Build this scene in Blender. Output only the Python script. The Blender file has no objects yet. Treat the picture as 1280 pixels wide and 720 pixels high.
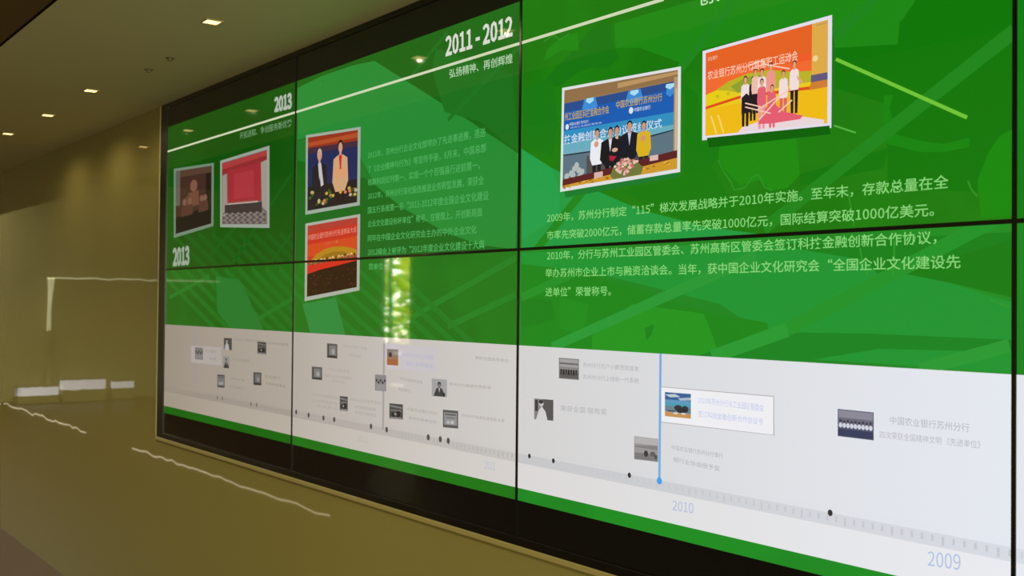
import bpy, bmesh, math, random
from mathutils import Vector, Matrix
sc = bpy.context.scene
C = sc.collection
random.seed(4)

# ---------------------------------------------------------------- camera
ZC = 1.57                                    # height of the middle of the video wall above the floor
CAM = Vector((4.45989, -1.56152, -0.13092 + ZC))
YAW, PITCH, ROLL, FPX = -0.92388, 0.0152475, 0.0095826, 1351.4
fwd = Vector((math.sin(YAW)*math.cos(PITCH), math.cos(YAW)*math.cos(PITCH), math.sin(PITCH)))
rgt = Vector((math.cos(YAW), -math.sin(YAW), 0)); upv = rgt.cross(fwd)
R_ = rgt*math.cos(ROLL) + upv*math.sin(ROLL)
U_ = -rgt*math.sin(ROLL) + upv*math.cos(ROLL)
cd = bpy.data.cameras.new('camera'); cam = bpy.data.objects.new('camera', cd); C.objects.link(cam)
cd.sensor_width = 36; cd.lens = FPX/1280*36; cd.clip_start = .02
cam.matrix_world = Matrix(((R_.x, U_.x, -fwd.x, CAM.x), (R_.y, U_.y, -fwd.y, CAM.y), (R_.z, U_.z, -fwd.z, CAM.z), (0, 0, 0, 1)))
sc.camera = cam
cd.dof.use_dof = True; cd.dof.focus_distance = 2.4; cd.dof.aperture_fstop = 8

# ---------------------------------------------------------------- world, exposure
sc.view_settings.view_transform = 'Standard'; sc.view_settings.look = 'None'
sc.view_settings.exposure = 0; sc.view_settings.gamma = 1; sc.view_settings.use_curve_mapping = False
w = bpy.data.worlds.new('world'); sc.world = w; w.use_nodes = True
bg = w.node_tree.nodes['Background']; bg.inputs[0].default_value = (1.0, .98, .80, 1); bg.inputs[1].default_value = 32

# ---------------------------------------------------------------- lights
def area(name, loc, size, power, col=(1, .92, .66), rot=(0, 0, 0)):
    l = bpy.data.lights.new(name, 'AREA'); l.shape = 'RECTANGLE'; l.size, l.size_y = size; l.energy = power; l.color = col
    o = bpy.data.objects.new(name, l); C.objects.link(o); o.location = loc; o.rotation_euler = rot
    return o
area('hall_fill_light', (-6.5, -1.45, 3.15), (6.0, .6), 140)  # this and the next three: added fill, kept out of view and reflections
area('hall_fill_light', (0.5, -1.45, 3.15), (6.0, .6), 90)
area('hall_fill_light', (6.6, -3.0, 3.1), (3.0, 3.0), 90)
area('hall_fill_light', (-10.9, -1.15, 3.15), (1.8, .5), 45)
area('unseen_fill_light', (8.9, -2.4, 1.5), (2.2, 4.6), 400, (1, .95, .72), (0, math.pi/2, 0))  # added fill behind the camera, without a real window

# ---------------------------------------------------------------- helpers
def lin(c):
    return tuple((v/255/12.92 if v/255 <= .04045 else ((v/255+.055)/1.055)**2.4) for v in c)
def mat(name, rgb, rough=.5, metal=0, emit=None, es=0, spec=.5, bump=None, noise=None, coat=0):
    m = bpy.data.materials.new(name); m.use_nodes = True; nt = m.node_tree; b = nt.nodes['Principled BSDF']
    b.inputs['Base Color'].default_value = (*lin(rgb), 1); b.inputs['Roughness'].default_value = rough
    b.inputs['Metallic'].default_value = metal; b.inputs['Specular IOR Level'].default_value = spec
    b.inputs['Coat Weight'].default_value = coat; b.inputs['Coat Roughness'].default_value = .04
    if emit: b.inputs['Emission Color'].default_value = (*lin(emit), 1); b.inputs['Emission Strength'].default_value = es
    tc = nt.nodes.new('ShaderNodeTexCoord')
    if noise:
        sc_, amt, stretch = noise
        mp = nt.nodes.new('ShaderNodeMapping'); mp.inputs['Scale'].default_value = stretch
        n = nt.nodes.new('ShaderNodeTexNoise'); n.inputs['Scale'].default_value = sc_; n.inputs['Detail'].default_value = 5
        mx = nt.nodes.new('ShaderNodeMix'); mx.data_type = 'RGBA'
        a = lin(rgb)
        mx.inputs[6].default_value = (*[v*(1-amt) for v in a], 1); mx.inputs[7].default_value = (*[v*(1+amt) for v in a], 1)
        nt.links.new(tc.outputs['Object'], mp.inputs[0]); nt.links.new(mp.outputs[0], n.inputs[0]); nt.links.new(n.outputs[0], mx.inputs[0])
        nt.links.new(mx.outputs[2], b.inputs['Base Color'])
    if bump:
        sc_, dist, stretch = bump
        mp = nt.nodes.new('ShaderNodeMapping'); mp.inputs['Scale'].default_value = stretch
        n = nt.nodes.new('ShaderNodeTexNoise'); n.inputs['Scale'].default_value = sc_; n.inputs['Detail'].default_value = 1
        bp = nt.nodes.new('ShaderNodeBump'); bp.inputs['Distance'].default_value = dist; bp.inputs['Strength'].default_value = 1
        nt.links.new(tc.outputs['Object'], mp.inputs[0]); nt.links.new(mp.outputs[0], n.inputs[0]); nt.links.new(n.outputs[0], bp.inputs['Height'])
        nt.links.new(bp.outputs[0], b.inputs['Normal'])
    return m
def link(name, me, parent=None, **props):
    o = bpy.data.objects.new(name, me); C.objects.link(o)
    if parent: o.parent = parent
    for k, v in props.items(): o[k] = v
    return o
def box(bm, x0, x1, y0, y1, z0, z1, mi=0):
    vs = [bm.verts.new((x, y, z)) for x in (x0, x1) for y in (y0, y1) for z in (z0, z1)]
    for f in ((0, 1, 3, 2), (4, 6, 7, 5), (0, 4, 5, 1), (2, 3, 7, 6), (0, 2, 6, 4), (1, 5, 7, 3)):
        fc = bm.faces.new([vs[i] for i in f]); fc.material_index = mi
def mesh(name, boxes, mats, bevel=0):
    bm = bmesh.new()
    for b in boxes: box(bm, *b)
    if bevel: bmesh.ops.bevel(bm, geom=bm.edges[:], offset=bevel, segments=2, affect='EDGES', profile=.5)
    bmesh.ops.recalc_face_normals(bm, faces=bm.faces[:])
    me = bpy.data.meshes.new(name); bm.to_mesh(me); bm.free()
    for m in (mats if isinstance(mats, list) else [mats]): me.materials.append(m)
    return me
def empty(name, loc, **props):
    o = bpy.data.objects.new(name, None); C.objects.link(o); o.location = loc
    for k, v in props.items(): o[k] = v
    return o

# ---------------------------------------------------------------- setting
W, H = 1.21, .68
NC = 4
XR, XL = NC*W, -12.0
ZCEIL = ZC + .694
m_wall = mat('polished olive wall', (132, 124, 70), .02, bump=(4.5, .0008, (1, 1, .5)), noise=(1.3, .04, (1, 1, 1)))
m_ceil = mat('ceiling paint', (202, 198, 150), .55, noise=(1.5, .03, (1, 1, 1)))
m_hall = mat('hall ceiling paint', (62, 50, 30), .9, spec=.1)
m_floor = mat('brown polished floor', (72, 46, 20), .4, spec=.15, noise=(2.0, .08, (1, 4, 1)))
m_hwall = mat('hall wall paint', (172, 164, 112), .6, noise=(1.0, .05, (1, 1, 1)))
m_trim = mat('satin olive trim', (150, 138, 84), .35)
m_dark = mat('black bezel plastic', (10, 10, 10), .25)
FX0 = -.075                                   # outer left edge of the black frame
bot = ZC - .70; top = ZC + .694
link('wall_back', mesh('wall_back', [(XL, FX0-.012, 0, .25, 0, top+.3), (FX0-.012, XR+.1, 0, .25, 0, bot-.014), (XR+.09, 9, 0, .25, 0, top+.3)], m_wall), kind='structure')
link('trim_1', mesh('trim_1', [(FX0-.012, XR+.09, -.006, .06, bot-.014, bot)], m_trim, .002), kind='structure')
link('trim_2', mesh('trim_2', [(FX0-.012, FX0, -.006, .06, bot, top)], m_trim, .002), kind='structure')
link('floor', mesh('floor', [(XL-.2, 9, -6.2, .25, -.1, 0)], m_floor), kind='structure')
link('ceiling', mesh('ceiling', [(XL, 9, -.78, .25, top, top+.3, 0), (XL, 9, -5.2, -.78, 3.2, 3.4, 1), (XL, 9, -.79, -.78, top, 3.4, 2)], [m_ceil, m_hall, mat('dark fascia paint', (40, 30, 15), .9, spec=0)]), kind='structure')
link('wall_right', mesh('wall_right', [(9, 9.2, -5.2, .25, 0, 3.4)], m_hwall), kind='structure')
link('wall_left', mesh('wall_left', [(XL-.2, XL, -5.2, .25, 0, 3.4)], m_hwall), kind='structure')
WX0, WX1, WZ = -6.82, -6.17, 1.98
link('wall_front', mesh('wall_front', [(WX0, WX1, -5.05, -5.0, 0, .92), (XL, WX0, -5.05, -5.0, 0, 3.4), (WX1, 9, -5.05, -5.0, 0, 3.4), (WX0, WX1, -5.05, -5.0, WZ, 3.4)], m_hwall), kind='structure')

# tall narrow window in the far side of the hall, seen only as a reflection in the screens
m_alu = mat('dark window metal', (60, 58, 50), .4, .6)
m_glass = bpy.data.materials.new('clear window glass'); m_glass.use_nodes = True
gb_ = m_glass.node_tree.nodes['Principled BSDF']; gb_.inputs['Transmission Weight'].default_value = 1; gb_.inputs['Roughness'].default_value = 0; gb_.inputs['IOR'].default_value = 1.05
wn = link('window_1', mesh('window_1', [(WX0, WX0+.03, -5.045, -5.01, .92, WZ), (WX1-.03, WX1, -5.045, -5.01, .92, WZ), (WX0+.14, WX0+.2, -5.045, -5.01, .92, WZ), (WX0, WX1, -5.045, -5.01, .92, .96)], m_alu), kind='structure')
link('pane', mesh('pane', [(WX0+.03, WX0+.14, -5.03, -5.025, .96, WZ)], m_glass), wn)
link('pane', mesh('pane', [(WX0+.2, WX1-.03, -5.03, -5.025, .96, WZ)], m_glass), wn)
# shrub outside
m_leaf = mat('sunlit yellow green leaves', (214, 214, 60), .6)
m_leaf.node_tree.nodes['Principled BSDF'].inputs['Transmission Weight'].default_value = 0
def shrub(x, y, h):
    e = empty('garden_shrub', (x, y, 0), label='leafy yellow-green shrub outside the narrow window, reflected in the screens', category='shrub')
    bm = bmesh.new()
    for i in range(2200):
        a = random.uniform(0, 6.283); z = random.uniform(.05, h); r = random.uniform(0, .95)*math.sin(math.pi*min(1, .25+.75*(1-z/h)))
        p = Vector((r*math.cos(a), r*math.sin(a)*.6, z)); s = random.uniform(.06, .11)
        d = Vector((random.gauss(0, 1), random.gauss(0, 1), random.gauss(0, 1))).normalized(); e2 = d.orthogonal().normalized()
        vs = [bm.verts.new(p+d*s), bm.verts.new(p+e2*s*.5), bm.verts.new(p-d*s), bm.verts.new(p-e2*s*.5)]; bm.faces.new(vs)
    me = bpy.data.meshes.new('foliage'); bm.to_mesh(me); bm.free(); me.materials.append(m_leaf)
    link('foliage', me, e)
    link('stem', mesh('stem', [(-.02, .02, -.02, .02, 0, h*.7)], mat('bark', (80, 60, 40), .8)), e)
shrub(-7.45, -5.95, 2.3)

# ---------------------------------------------------------------- hall luminaires and added glowing stand-ins that the polished wall mirrors
m_led = mat('white led diffuser', (230, 225, 200), .4, emit=(255, 240, 205), es=1.7)
m_led2 = mat('added cool glow box diffuser', (225, 225, 225), .4, emit=(235, 232, 240), es=1.0)
m_led3 = mat('dim door light', (225, 225, 205), .4, emit=(225, 222, 170), es=1.1)
o = link('floor_light_strip', mesh('floor_light_strip', [(-11.7, -7.7, -1.867, -1.860, 0, .01), (-6.2, -2.1, -1.867, -1.860, 0, .01)], m_led),
         label='thin warm white floor light strip, mirrored as a wavy line below the screens', category='light strip')
e = empty('lit_doorway_frame', (-11.9, -3.9, 0), label='thin bright square doorway outline mirrored in the wall left of the screens', category='door frame')
link('lit_edge', mesh('lit_edge', [(0, .03, -1.2, 1.42, 1.745, 1.765)], m_led3), e)
link('lit_edge', mesh('lit_edge', [(0, .03, 1.38, 1.42, 1.0, 1.765)], m_led3), e)
link('door_post', mesh('door_post', [(0, .03, 1.36, 1.44, 0, 1.0)], m_hwall), e)
link('door_post', mesh('door_post', [(0, .03, -1.25, -1.2, 0, 1.765)], m_hwall), e)
for y0, y1, z0, z1, lab in ((-2.55, -2.05, .10, .22, 'added low white glow box nearest the wall corner, mirrored at the left edge'),
                            (-3.2, -2.62, .16, .30, 'added low white glow box in the middle of the mirrored three'),
                            (-3.62, -3.34, .16, .26, 'added low white glow box nearest the screens of the mirrored three')):
    e = empty('added_glow_box', (-11.7, (y0+y1)/2, 0), label=lab, category='glow box', group='added low glow boxes at the end of the hall')  # added glow, stands in for pale daylight patches mirrored in the wall
    dy = (y1-y0)/2
    link('case', mesh('case', [(-.1, .1, -dy-.02, dy+.02, 0, z0), (-.1, .1, -dy-.02, dy+.02, z1, z1+.02)], m_hwall), e)
    link('diffuser', mesh('diffuser', [(-.08, .09, -dy, dy, z0, z1)], m_led2), e)  # glowing face of the added box, no real lamp

for z, w_, lab in ((.86, .10, 'short bright glow bar added just under the narrow window, mirrored in the screens'), (.49, .14, 'short bright glow bar added lower under the narrow window, mirrored in the screens')):
    e = empty('added_glow_bar', (-6.38, -5.0, z), label=lab, category='glow bar', group='added short glow bars under the narrow window')  # added glow for the mirrored white spots, whose source is unknown
    link('housing', mesh('housing', [(-w_-.01, w_+.01, 0, .03, -.025, .025)], m_alu), e)  # back of the added glow bar, no real lamp
    link('diffuser', mesh('diffuser', [(-w_, w_, .03, .036, -.02, .02)], m_led), e)  # glowing face of the added bar

# ---------------------------------------------------------------- ceiling downlights
m_can = mat('white enamel trim', (165, 150, 105), .4)
m_cell = mat('glowing led cell', (255, 240, 200), .4, emit=(255, 222, 140), es=3)
m_cell2 = mat('amber reflector', (150, 105, 40), .35, emit=(255, 170, 60), es=.5)
def ring_plate(bm, a, b, z0, z1):
    box(bm, -b, b, -b, -a, z0, z1); box(bm, -b, b, a, b, z0, z1); box(bm, -b, -a, -a, a, z0, z1); box(bm, a, b, -a, a, z0, z1)
def downlight(x, y, label, proto=None):
    if proto:
        e = proto.copy(); C.objects.link(e); e.location = (x, y, top); e['label'] = label
        for ch in list(proto.children):
            c = ch.copy(); C.objects.link(c); c.parent = e
        return e
    e = empty('downlight', (x, y, top), label=label, category='ceiling light', group='square downlights in the ceiling')
    bm = bmesh.new(); ring_plate(bm, .0225, .026, -.003, 0)
    me = bpy.data.meshes.new('trim_ring'); bm.to_mesh(me); bm.free(); me.materials.append(m_can); link('trim_ring', me, e)
    link('reflector', mesh('reflector', [(-.0225, .0225, -.0225, .0225, -.001, 0)], m_cell2), e)
    bm = bmesh.new()
    for i in range(3):
        for j in range(3):
            x0 = -.0145+i*.0145; y0 = -.0145+j*.0145
            box(bm, x0-.0052, x0+.0052, y0-.0052, y0+.0052, -.0025, -.001)
    me = bpy.data.meshes.new('led_cell'); bm.to_mesh(me); bm.free(); me.materials.append(m_cell); link('led_cells', me, e)
    l = bpy.data.lights.new('lamp', 'SPOT'); l.energy = 5; l.color = (1, .84, .55); l.spot_size = 2.9; l.spot_blend = .6; l.shadow_soft_size = 0
    lo = bpy.data.objects.new('lamp', l); C.objects.link(lo); lo.parent = e; lo.location = (0, 0, -.012)
    return e
d0 = downlight(1.39, -.36, 'square downlight with nine bright cells, nearest and highest of the row at the top left')
for x, y, lab in ((.08, -.335, 'small square downlight second highest in the ceiling row left of the screens'),
                  (-.63, -.32, 'small square downlight third in the ceiling row, towards the left edge'),
                  (-1.33, -.335, 'smallest square downlight at the far left edge of the ceiling row'),
                  (1.86, -.37, 'square downlight above the frame whose reflection sits in the large year heading')):
    downlight(x, y, lab, d0)
m_sens = mat('grey sensor plastic', (100, 88, 55), .5)
for x, y, lab in ((.61, -.285, 'tiny round grey ceiling detector nearer the left edge of the pair'), (.84, -.29, 'tiny round grey ceiling detector nearer the screens of the pair')):
    e = empty('ceiling_detector', (x, y, top), label=lab, category='detector', group='ceiling detectors')
    for nm, r, z0, z1 in (('base', .016, -.003, 0), ('sensor_head', .008, -.009, -.003)):
        bm = bmesh.new(); bmesh.ops.create_cone(bm, cap_ends=True, segments=20, radius1=r*.8, radius2=r, depth=z1-z0, matrix=Matrix.Translation((0, 0, (z0+z1)/2)))
        me = bpy.data.meshes.new(nm); bm.to_mesh(me); bm.free(); me.materials.append(m_sens); link(nm, me, e)

# ---------------------------------------------------------------- video wall
GAIN = [1.0, 1.0, 1.0, 1.0]
YS = .0                                        # plane of the screens
_cache = {}
def emat(rgb, noise=None, ramp=None):
    key = (tuple(rgb), noise, ramp)
    if key in _cache: return _cache[key]
    m = bpy.data.materials.new('lit pixels %d %d %d' % tuple(rgb)); m.use_nodes = True; nt = m.node_tree; b = nt.nodes['Principled BSDF']
    b.inputs['Base Color'].default_value = (.004, .004, .004, 1); b.inputs['Roughness'].default_value = .03
    b.inputs['Specular IOR Level'].default_value = .48
    c = lin(rgb); b.inputs['Emission Color'].default_value = (*c, 1); b.inputs['Emission Strength'].default_value = 1
    if noise:                                  # soft map-like blotches that belong to the displayed artwork
        s, lo, hi = noise
        tc = nt.nodes.new('ShaderNodeTexCoord'); n = nt.nodes.new('ShaderNodeTexNoise'); n.inputs['Scale'].default_value = s; n.inputs['Detail'].default_value = 3
        r = nt.nodes.new('ShaderNodeValToRGB'); r.color_ramp.elements[0].position = .44; r.color_ramp.elements[1].position = .56
        r.color_ramp.elements[0].color = (*[v*lo for v in c], 1); r.color_ramp.elements[1].color = (*[v*hi for v in c], 1)
        nt.links.new(tc.outputs['Object'], n.inputs[0]); nt.links.new(n.outputs[0], r.inputs[0]); nt.links.new(r.outputs[0], b.inputs['Emission Color'])
    if ramp:                                   # oblique-view dimming of the screen, put into the colour across one panel
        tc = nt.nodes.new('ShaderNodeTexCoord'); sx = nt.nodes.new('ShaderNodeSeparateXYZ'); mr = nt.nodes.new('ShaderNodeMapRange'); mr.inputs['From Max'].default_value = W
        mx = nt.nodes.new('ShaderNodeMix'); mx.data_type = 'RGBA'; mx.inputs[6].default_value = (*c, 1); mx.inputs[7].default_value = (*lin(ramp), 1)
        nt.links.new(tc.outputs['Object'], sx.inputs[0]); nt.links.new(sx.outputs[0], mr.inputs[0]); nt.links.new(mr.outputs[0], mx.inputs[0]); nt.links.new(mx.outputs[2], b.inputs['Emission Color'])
    _cache[key] = m; return m

def P(px, py):
    """the point (x, z) of the screen plane that the photograph shows at this spot"""
    d = fwd*1 + R_*((px-640)/FPX) - U_*((py-360)/FPX); t = (YS-CAM.y)/d.y
    q = CAM + d*t; return (q.x, q.z)

BZ = .0035
panels = {}
colname = ['far left', 'second from the left', 'third from the left', 'rightmost']
fn = mesh('bezel_frame', [(0, W, -.003, .03, 0, BZ), (0, W, -.003, .03, H-BZ, H), (0, BZ, -.003, .03, BZ, H-BZ), (W-BZ, W, -.003, .03, BZ, H-BZ)], m_dark)
back = mesh('housing', [(.002, W-.002, .03, .09, .002, H-.002)], m_dark)
what = {(0, 1): 'with two tilted photos and a year heading', (1, 1): 'with two upright photos beside a text block',
        (2, 1): 'with the blue signing photo and orange stage photo', (3, 1): 'showing only a green sliver',
        (0, 0): 'with dark green stripes above the timeline', (1, 0): 'with a crowded timeline of small photos',
        (2, 0): 'with the blue marker line and boxed card', (3, 0): 'showing only a green and white sliver'}
for c in range(NC):
    for r in (1, 0):
        x0, z0 = c*W, ZC - H + r*H
        e = empty('display_panel', (x0, 0, z0), category='screen', group='eight panels of the video wall',
                  label='%s %s display panel %s' % ('upper' if r else 'lower', colname[c], what[(c, r)]))
        link('bezel', fn, e); link('housing', back, e)
        s = link('screen', mesh('screen', [(BZ, W-BZ, .0, .03, BZ, H-BZ)], emat((2, 2, 2))), e)
        panels[(c, r)] = (x0, z0, s)

layer = [0]
base_layer = [None]                           # once the backdrop is laid, separate items share one level
def put(name, verts, faces, mats, label=None, idx=None, bump_layer=True, only=None):
    """a piece of the displayed picture; verts are (x, z) on the wall; cut along the panel joints"""
    if bump_layer: layer[0] += 1
    if base_layer[0] is not None and name in ('card_outline', 'highlight_card', 'caption_text', 'year_mark'): layer[0] = base_layer[0] + {'card_outline': 1, 'highlight_card': 2}.get(name, 3)
    if base_layer[0] is not None and name in ('body_text', 'year_heading', 'subtitle', 'heading_rule', 'timeline_dot'): layer[0] = base_layer[0]+1
    y = -.00001*layer[0] - .0001
    xs = [v[0] for v in verts]; zs = [v[1] for v in verts]
    for (c, r), (x0, z0, s) in panels.items():
        if only and (c, r) not in only: continue
        a0, a1, b0, b1 = x0+BZ, x0+W-BZ, z0+BZ, z0+H-BZ
        if max(xs) < a0 or min(xs) > a1 or max(zs) < b0 or min(zs) > b1: continue
        bm = bmesh.new()
        vs = [bm.verts.new((v[0]-x0, y, v[1]-z0)) for v in verts]
        for k, f in enumerate(faces):
            try: fc = bm.faces.new([vs[i] for i in f])
            except ValueError: continue
            fc.material_index = idx[k] if idx else 0
        for co, no in (((BZ, 0, 0), (-1, 0, 0)), ((W-BZ, 0, 0), (1, 0, 0)), ((0, 0, BZ), (0, 0, -1)), ((0, 0, H-BZ), (0, 0, 1))):
            bmesh.ops.bisect_plane(bm, geom=bm.verts[:]+bm.edges[:]+bm.faces[:], plane_co=co, plane_no=no, clear_outer=True)
        if not bm.faces: bm.free(); continue
        for f in bm.faces:
            if f.normal.y > 0: f.normal_flip()
        me = bpy.data.meshes.new(name); bm.to_mesh(me); bm.free()
        for m in mats: me.materials.append(m)
        o = link(name, me, s)
        if label: o['label'] = label
def poly(name, px, rgb, label=None, noise=None, only=None):
    v = [P(*p) for p in px]; put(name, v, [list(range(len(v)))], [emat(rgb, noise)], label, only=only)
def stripe(name, a, b, wa, rgb, wb=None, label=None, only=None):
    """a straight band between two spots, width in metres on the wall"""
    wb = wa if wb is None else wb
    A, B = Vector(P(*a)), Vector(P(*b)); d = (B-A).normalized(); n = Vector((-d.y, d.x))
    v = [A+n*wa/2, B+n*wb/2, B-n*wb/2, A-n*wa/2]
    put(name, [tuple(q) for q in v], [[0, 1, 2, 3]], [emat(rgb)], label, only=only)

_tc = {}
FONT = None
try: FONT = bpy.data.fonts.load(bpy.utils.system_resource('DATAFILES', path='fonts') + '/Noto Sans CJK Regular.woff2')   # Blender's own bundled font
except Exception: pass
def glyphs(s, bold=0.0):
    key = (s, bold)
    if key in _tc: return _tc[key]
    cu = bpy.data.curves.new('t', 'FONT'); cu.body = s; cu.font = FONT or cu.font; cu.size = 1; cu.resolution_u = 4 if s[:2] == '20' and len(s) < 10 else 2; cu.offset = bold; cu.fill_mode = 'FRONT'
    o = bpy.data.objects.new('t', cu); C.objects.link(o)
    dg = bpy.context.evaluated_depsgraph_get(); me = o.evaluated_get(dg).to_mesh()
    vs = [(v.co.x, v.co.y) for v in me.vertices]; fs = [list(p.vertices) for p in me.polygons]
    o.evaluated_get(dg).to_mesh_clear(); bpy.data.objects.remove(o); bpy.data.curves.remove(cu)
    _tc[key] = (vs, fs); return vs, fs
def text_quad(name, s, tl, tr, br, bl, rgb, bold=0.0, label=None, wallpts=False, y0=None, y1=None):
    vs, fs = glyphs(s, bold)
    if not vs: return
    xs = [v[0] for v in vs]; ys = [v[1] for v in vs]; xa, xb = min(xs), max(xs); ya, yb = (min(ys), max(ys)) if y0 is None else (y0, y1)
    q = [Vector(p if wallpts else P(*p)) for p in (tl, tr, br, bl)]
    out = []
    for x, y in vs:
        u = (x-xa)/(xb-xa); t = (yb-y)/(yb-ya)
        p = q[0]*(1-u)*(1-t)+q[1]*u*(1-t)+q[2]*u*t+q[3]*(1-u)*t; out.append((p.x, p.y))
    put(name, out, fs, [emat(rgb)], label)
def text_line(name, s, a, b, ha, hb, rgb, bold=0.0, label=None):
    text_quad(name, s, (a[0], a[1]-ha/2), (b[0], b[1]-hb/2), (b[0], b[1]+hb/2), (a[0], a[1]+ha/2), rgb, bold, label)

class Pic:
    """draws flat shapes inside a four-cornered displayed photo; u to the right, v down, both 0..1"""
    def __init__(s, name, tl, tr, br, bl, label=None):
        s.q = [Vector(P(*p)) for p in (tl, tr, br, bl)]; s.v = []; s.f = []; s.i = []; s.m = []; s.name = name; s.label = label; s.subs = []
    def at(s, u, t):
        q = s.q; p = q[0]*(1-u)*(1-t)+q[1]*u*(1-t)+q[2]*u*t+q[3]*(1-u)*t; return (p.x, p.y)
    def shape(s, pts, rgb): s.subs.append((pts, rgb))
    def rect(s, u0, v0, u1, v1, rgb): s.shape([(u0, v0), (u1, v0), (u1, v1), (u0, v1)], rgb)
    def ell(s, u, v, a, b, rgb, n=14): s.shape([(u+a*math.cos(k*2*math.pi/n), v+b*math.sin(k*2*math.pi/n)) for k in range(n)], rgb)
    def person(s, u, v0, h, asp, coat, legs, skin=(205, 150, 120), hair=(25, 18, 15), shirt=None, wide=1.0):
        a = h*(s.q[3]-s.q[0]).length/(s.q[1]-s.q[0]).length   # turns heights into widths
        n0 = len(s.subs)
        s.shape([(u-.10*a, v0+.52*h), (u-.012*a, v0+.52*h), (u-.02*a, v0+h), (u-.085*a, v0+h)], legs)
        s.shape([(u+.012*a, v0+.52*h), (u+.10*a, v0+.52*h), (u+.085*a, v0+h), (u+.02*a, v0+h)], legs)
        s.shape([(u-.05*a, v0+.16*h), (u+.05*a, v0+.16*h), (u+.135*a*wide, v0+.20*h), (u+.155*a*wide, v0+.45*h), (u+.10*a, v0+.56*h), (u-.10*a, v0+.56*h), (u-.155*a*wide, v0+.45*h), (u-.135*a*wide, v0+.20*h)], coat)
        if shirt: s.shape([(u-.035*a, v0+.165*h), (u+.035*a, v0+.165*h), (u, v0+.36*h)], shirt)
        s.rect(u-.022*a, v0+.12*h, u+.022*a, v0+.18*h, skin)
        s.ell(u, v0+.065*h, .055*a, .07*h, hair); s.ell(u, v0+.082*h, .044*a, .058*h, skin)
        s.subs[n0:] = [([(x, min(y, .94)) for x, y in p_], c_) for p_, c_ in s.subs[n0:]]
    def text(s, t, u0, v0, u1, v1, rgb, bold=0.0): s.subs.append((('T', t, u0, v0, u1, v1, bold), rgb))
    def done(s, only=None):
        # shapes stack in micro-layers inside one displayed photo: emitted as a few stacked faces in a single mesh
        allv, allf, idx, mats, lay = [], [], [], [], []
        for k, (pts, rgb) in enumerate(s.subs):
            m = emat(rgb)
            if m not in mats: mats.append(m)
            mi = mats.index(m)
            if pts[0] == 'T':
                _, t, u0, v0, u1, v1, bold = pts; vs, fs = glyphs(t, bold)
                xs = [v[0] for v in vs]; ys = [v[1] for v in vs]; xa, xb, ya, yb = min(xs), max(xs), min(ys), max(ys)
                base = len(allv); allv += [s.at(u0+(u1-u0)*(x-xa)/(xb-xa), v0+(v1-v0)*(yb-y)/(yb-ya)) for x, y in vs]
                lay += [k]*len(vs); allf += [[i+base for i in f] for f in fs]; idx += [mi]*len(fs)
            else:
                base = len(allv); allv += [s.at(*p) for p in pts]; lay += [k]*len(pts); allf.append([base+i for i in range(len(pts))]); idx.append(mi)
        if base_layer[0] is not None: layer[0] = base_layer[0]+4
        layer[0] += 1; y0 = -.00001*layer[0]-.0001; st = .000003
        layer[0] += int(len(s.subs)*st/.00001)+1
        xs = [v[0] for v in allv]; zs = [v[1] for v in allv]
        for (c, r), (x0, z0, sc_) in panels.items():
            if only and (c, r) not in only: continue
            if max(xs) < x0+BZ or min(xs) > x0+W-BZ or max(zs) < z0+BZ or min(zs) > z0+H-BZ: continue
            bm = bmesh.new(); vs = [bm.verts.new((v[0]-x0, y0-st*l, v[1]-z0)) for v, l in zip(allv, lay)]
            for f, mi in zip(allf, idx):
                try: fc = bm.faces.new([vs[i] for i in f]); fc.material_index = mi
                except ValueError: pass
            for co, no in (((BZ, 0, 0), (-1, 0, 0)), ((W-BZ, 0, 0), (1, 0, 0)), ((0, 0, BZ), (0, 0, -1)), ((0, 0, H-BZ), (0, 0, 1))):
                bmesh.ops.bisect_plane(bm, geom=bm.verts[:]+bm.edges[:]+bm.faces[:], plane_co=co, plane_no=no, clear_outer=True)
            if not bm.faces: bm.free(); continue
            for f in bm.faces:
                if f.normal.y > 0: f.normal_flip()
            me = bpy.data.meshes.new(s.name); bm.to_mesh(me); bm.free()
            for m in mats: me.materials.append(m)
            o = link(s.name, me, sc_)
            if s.label: o['label'] = s.label

BASE = {(0, 1): (12, 84, 10), (0, 0): (16, 102, 18), (1, 1): (25, 108, 25), (1, 0): (27, 116, 24), (2, 1): (20, 126, 14), (2, 0): (26, 140, 32)}
SOFT = {'map_patch': .5, 'light_streak': .5, 'diagonal_strip': .4, 'light_patch': .7, 'map_outline': .5, 'dark_band': .7, 'light_band': .85}
_poly, _stripe = poly, stripe
def _mix(name, rgb, only):
    if name in SOFT and only:
        b = BASE.get(only[0]); k = SOFT[name]
        return tuple(round(b[i]*(1-k)+rgb[i]*k) for i in range(3))
    return rgb
FLAT = ('map_outline', 'diagonal_strip')
def poly(name, px, rgb, label=None, noise=None, only=None): _poly(name, px, _mix(name, rgb, only), label, noise, only)
def stripe(name, a, b, wa, rgb, wb=None, label=None, only=None): _stripe(name, a, b, wa, _mix(name, rgb, only), wb, label, only); layer[0] -= name in FLAT
GT, GB = ZC+.594, ZC-.594                        # the artwork is letterboxed inside the panels
XE = NC*W
def band(name, z0, z1, cols, noise=None, label=None):
    for c in range(NC):
        for r in (1, 0):
            rgb = cols[c] if not isinstance(cols[c], dict) else cols[c][r]
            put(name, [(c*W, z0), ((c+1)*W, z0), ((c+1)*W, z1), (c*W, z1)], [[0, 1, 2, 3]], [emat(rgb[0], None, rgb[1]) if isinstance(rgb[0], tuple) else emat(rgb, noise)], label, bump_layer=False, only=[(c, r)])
    layer[0] += 1
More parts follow.
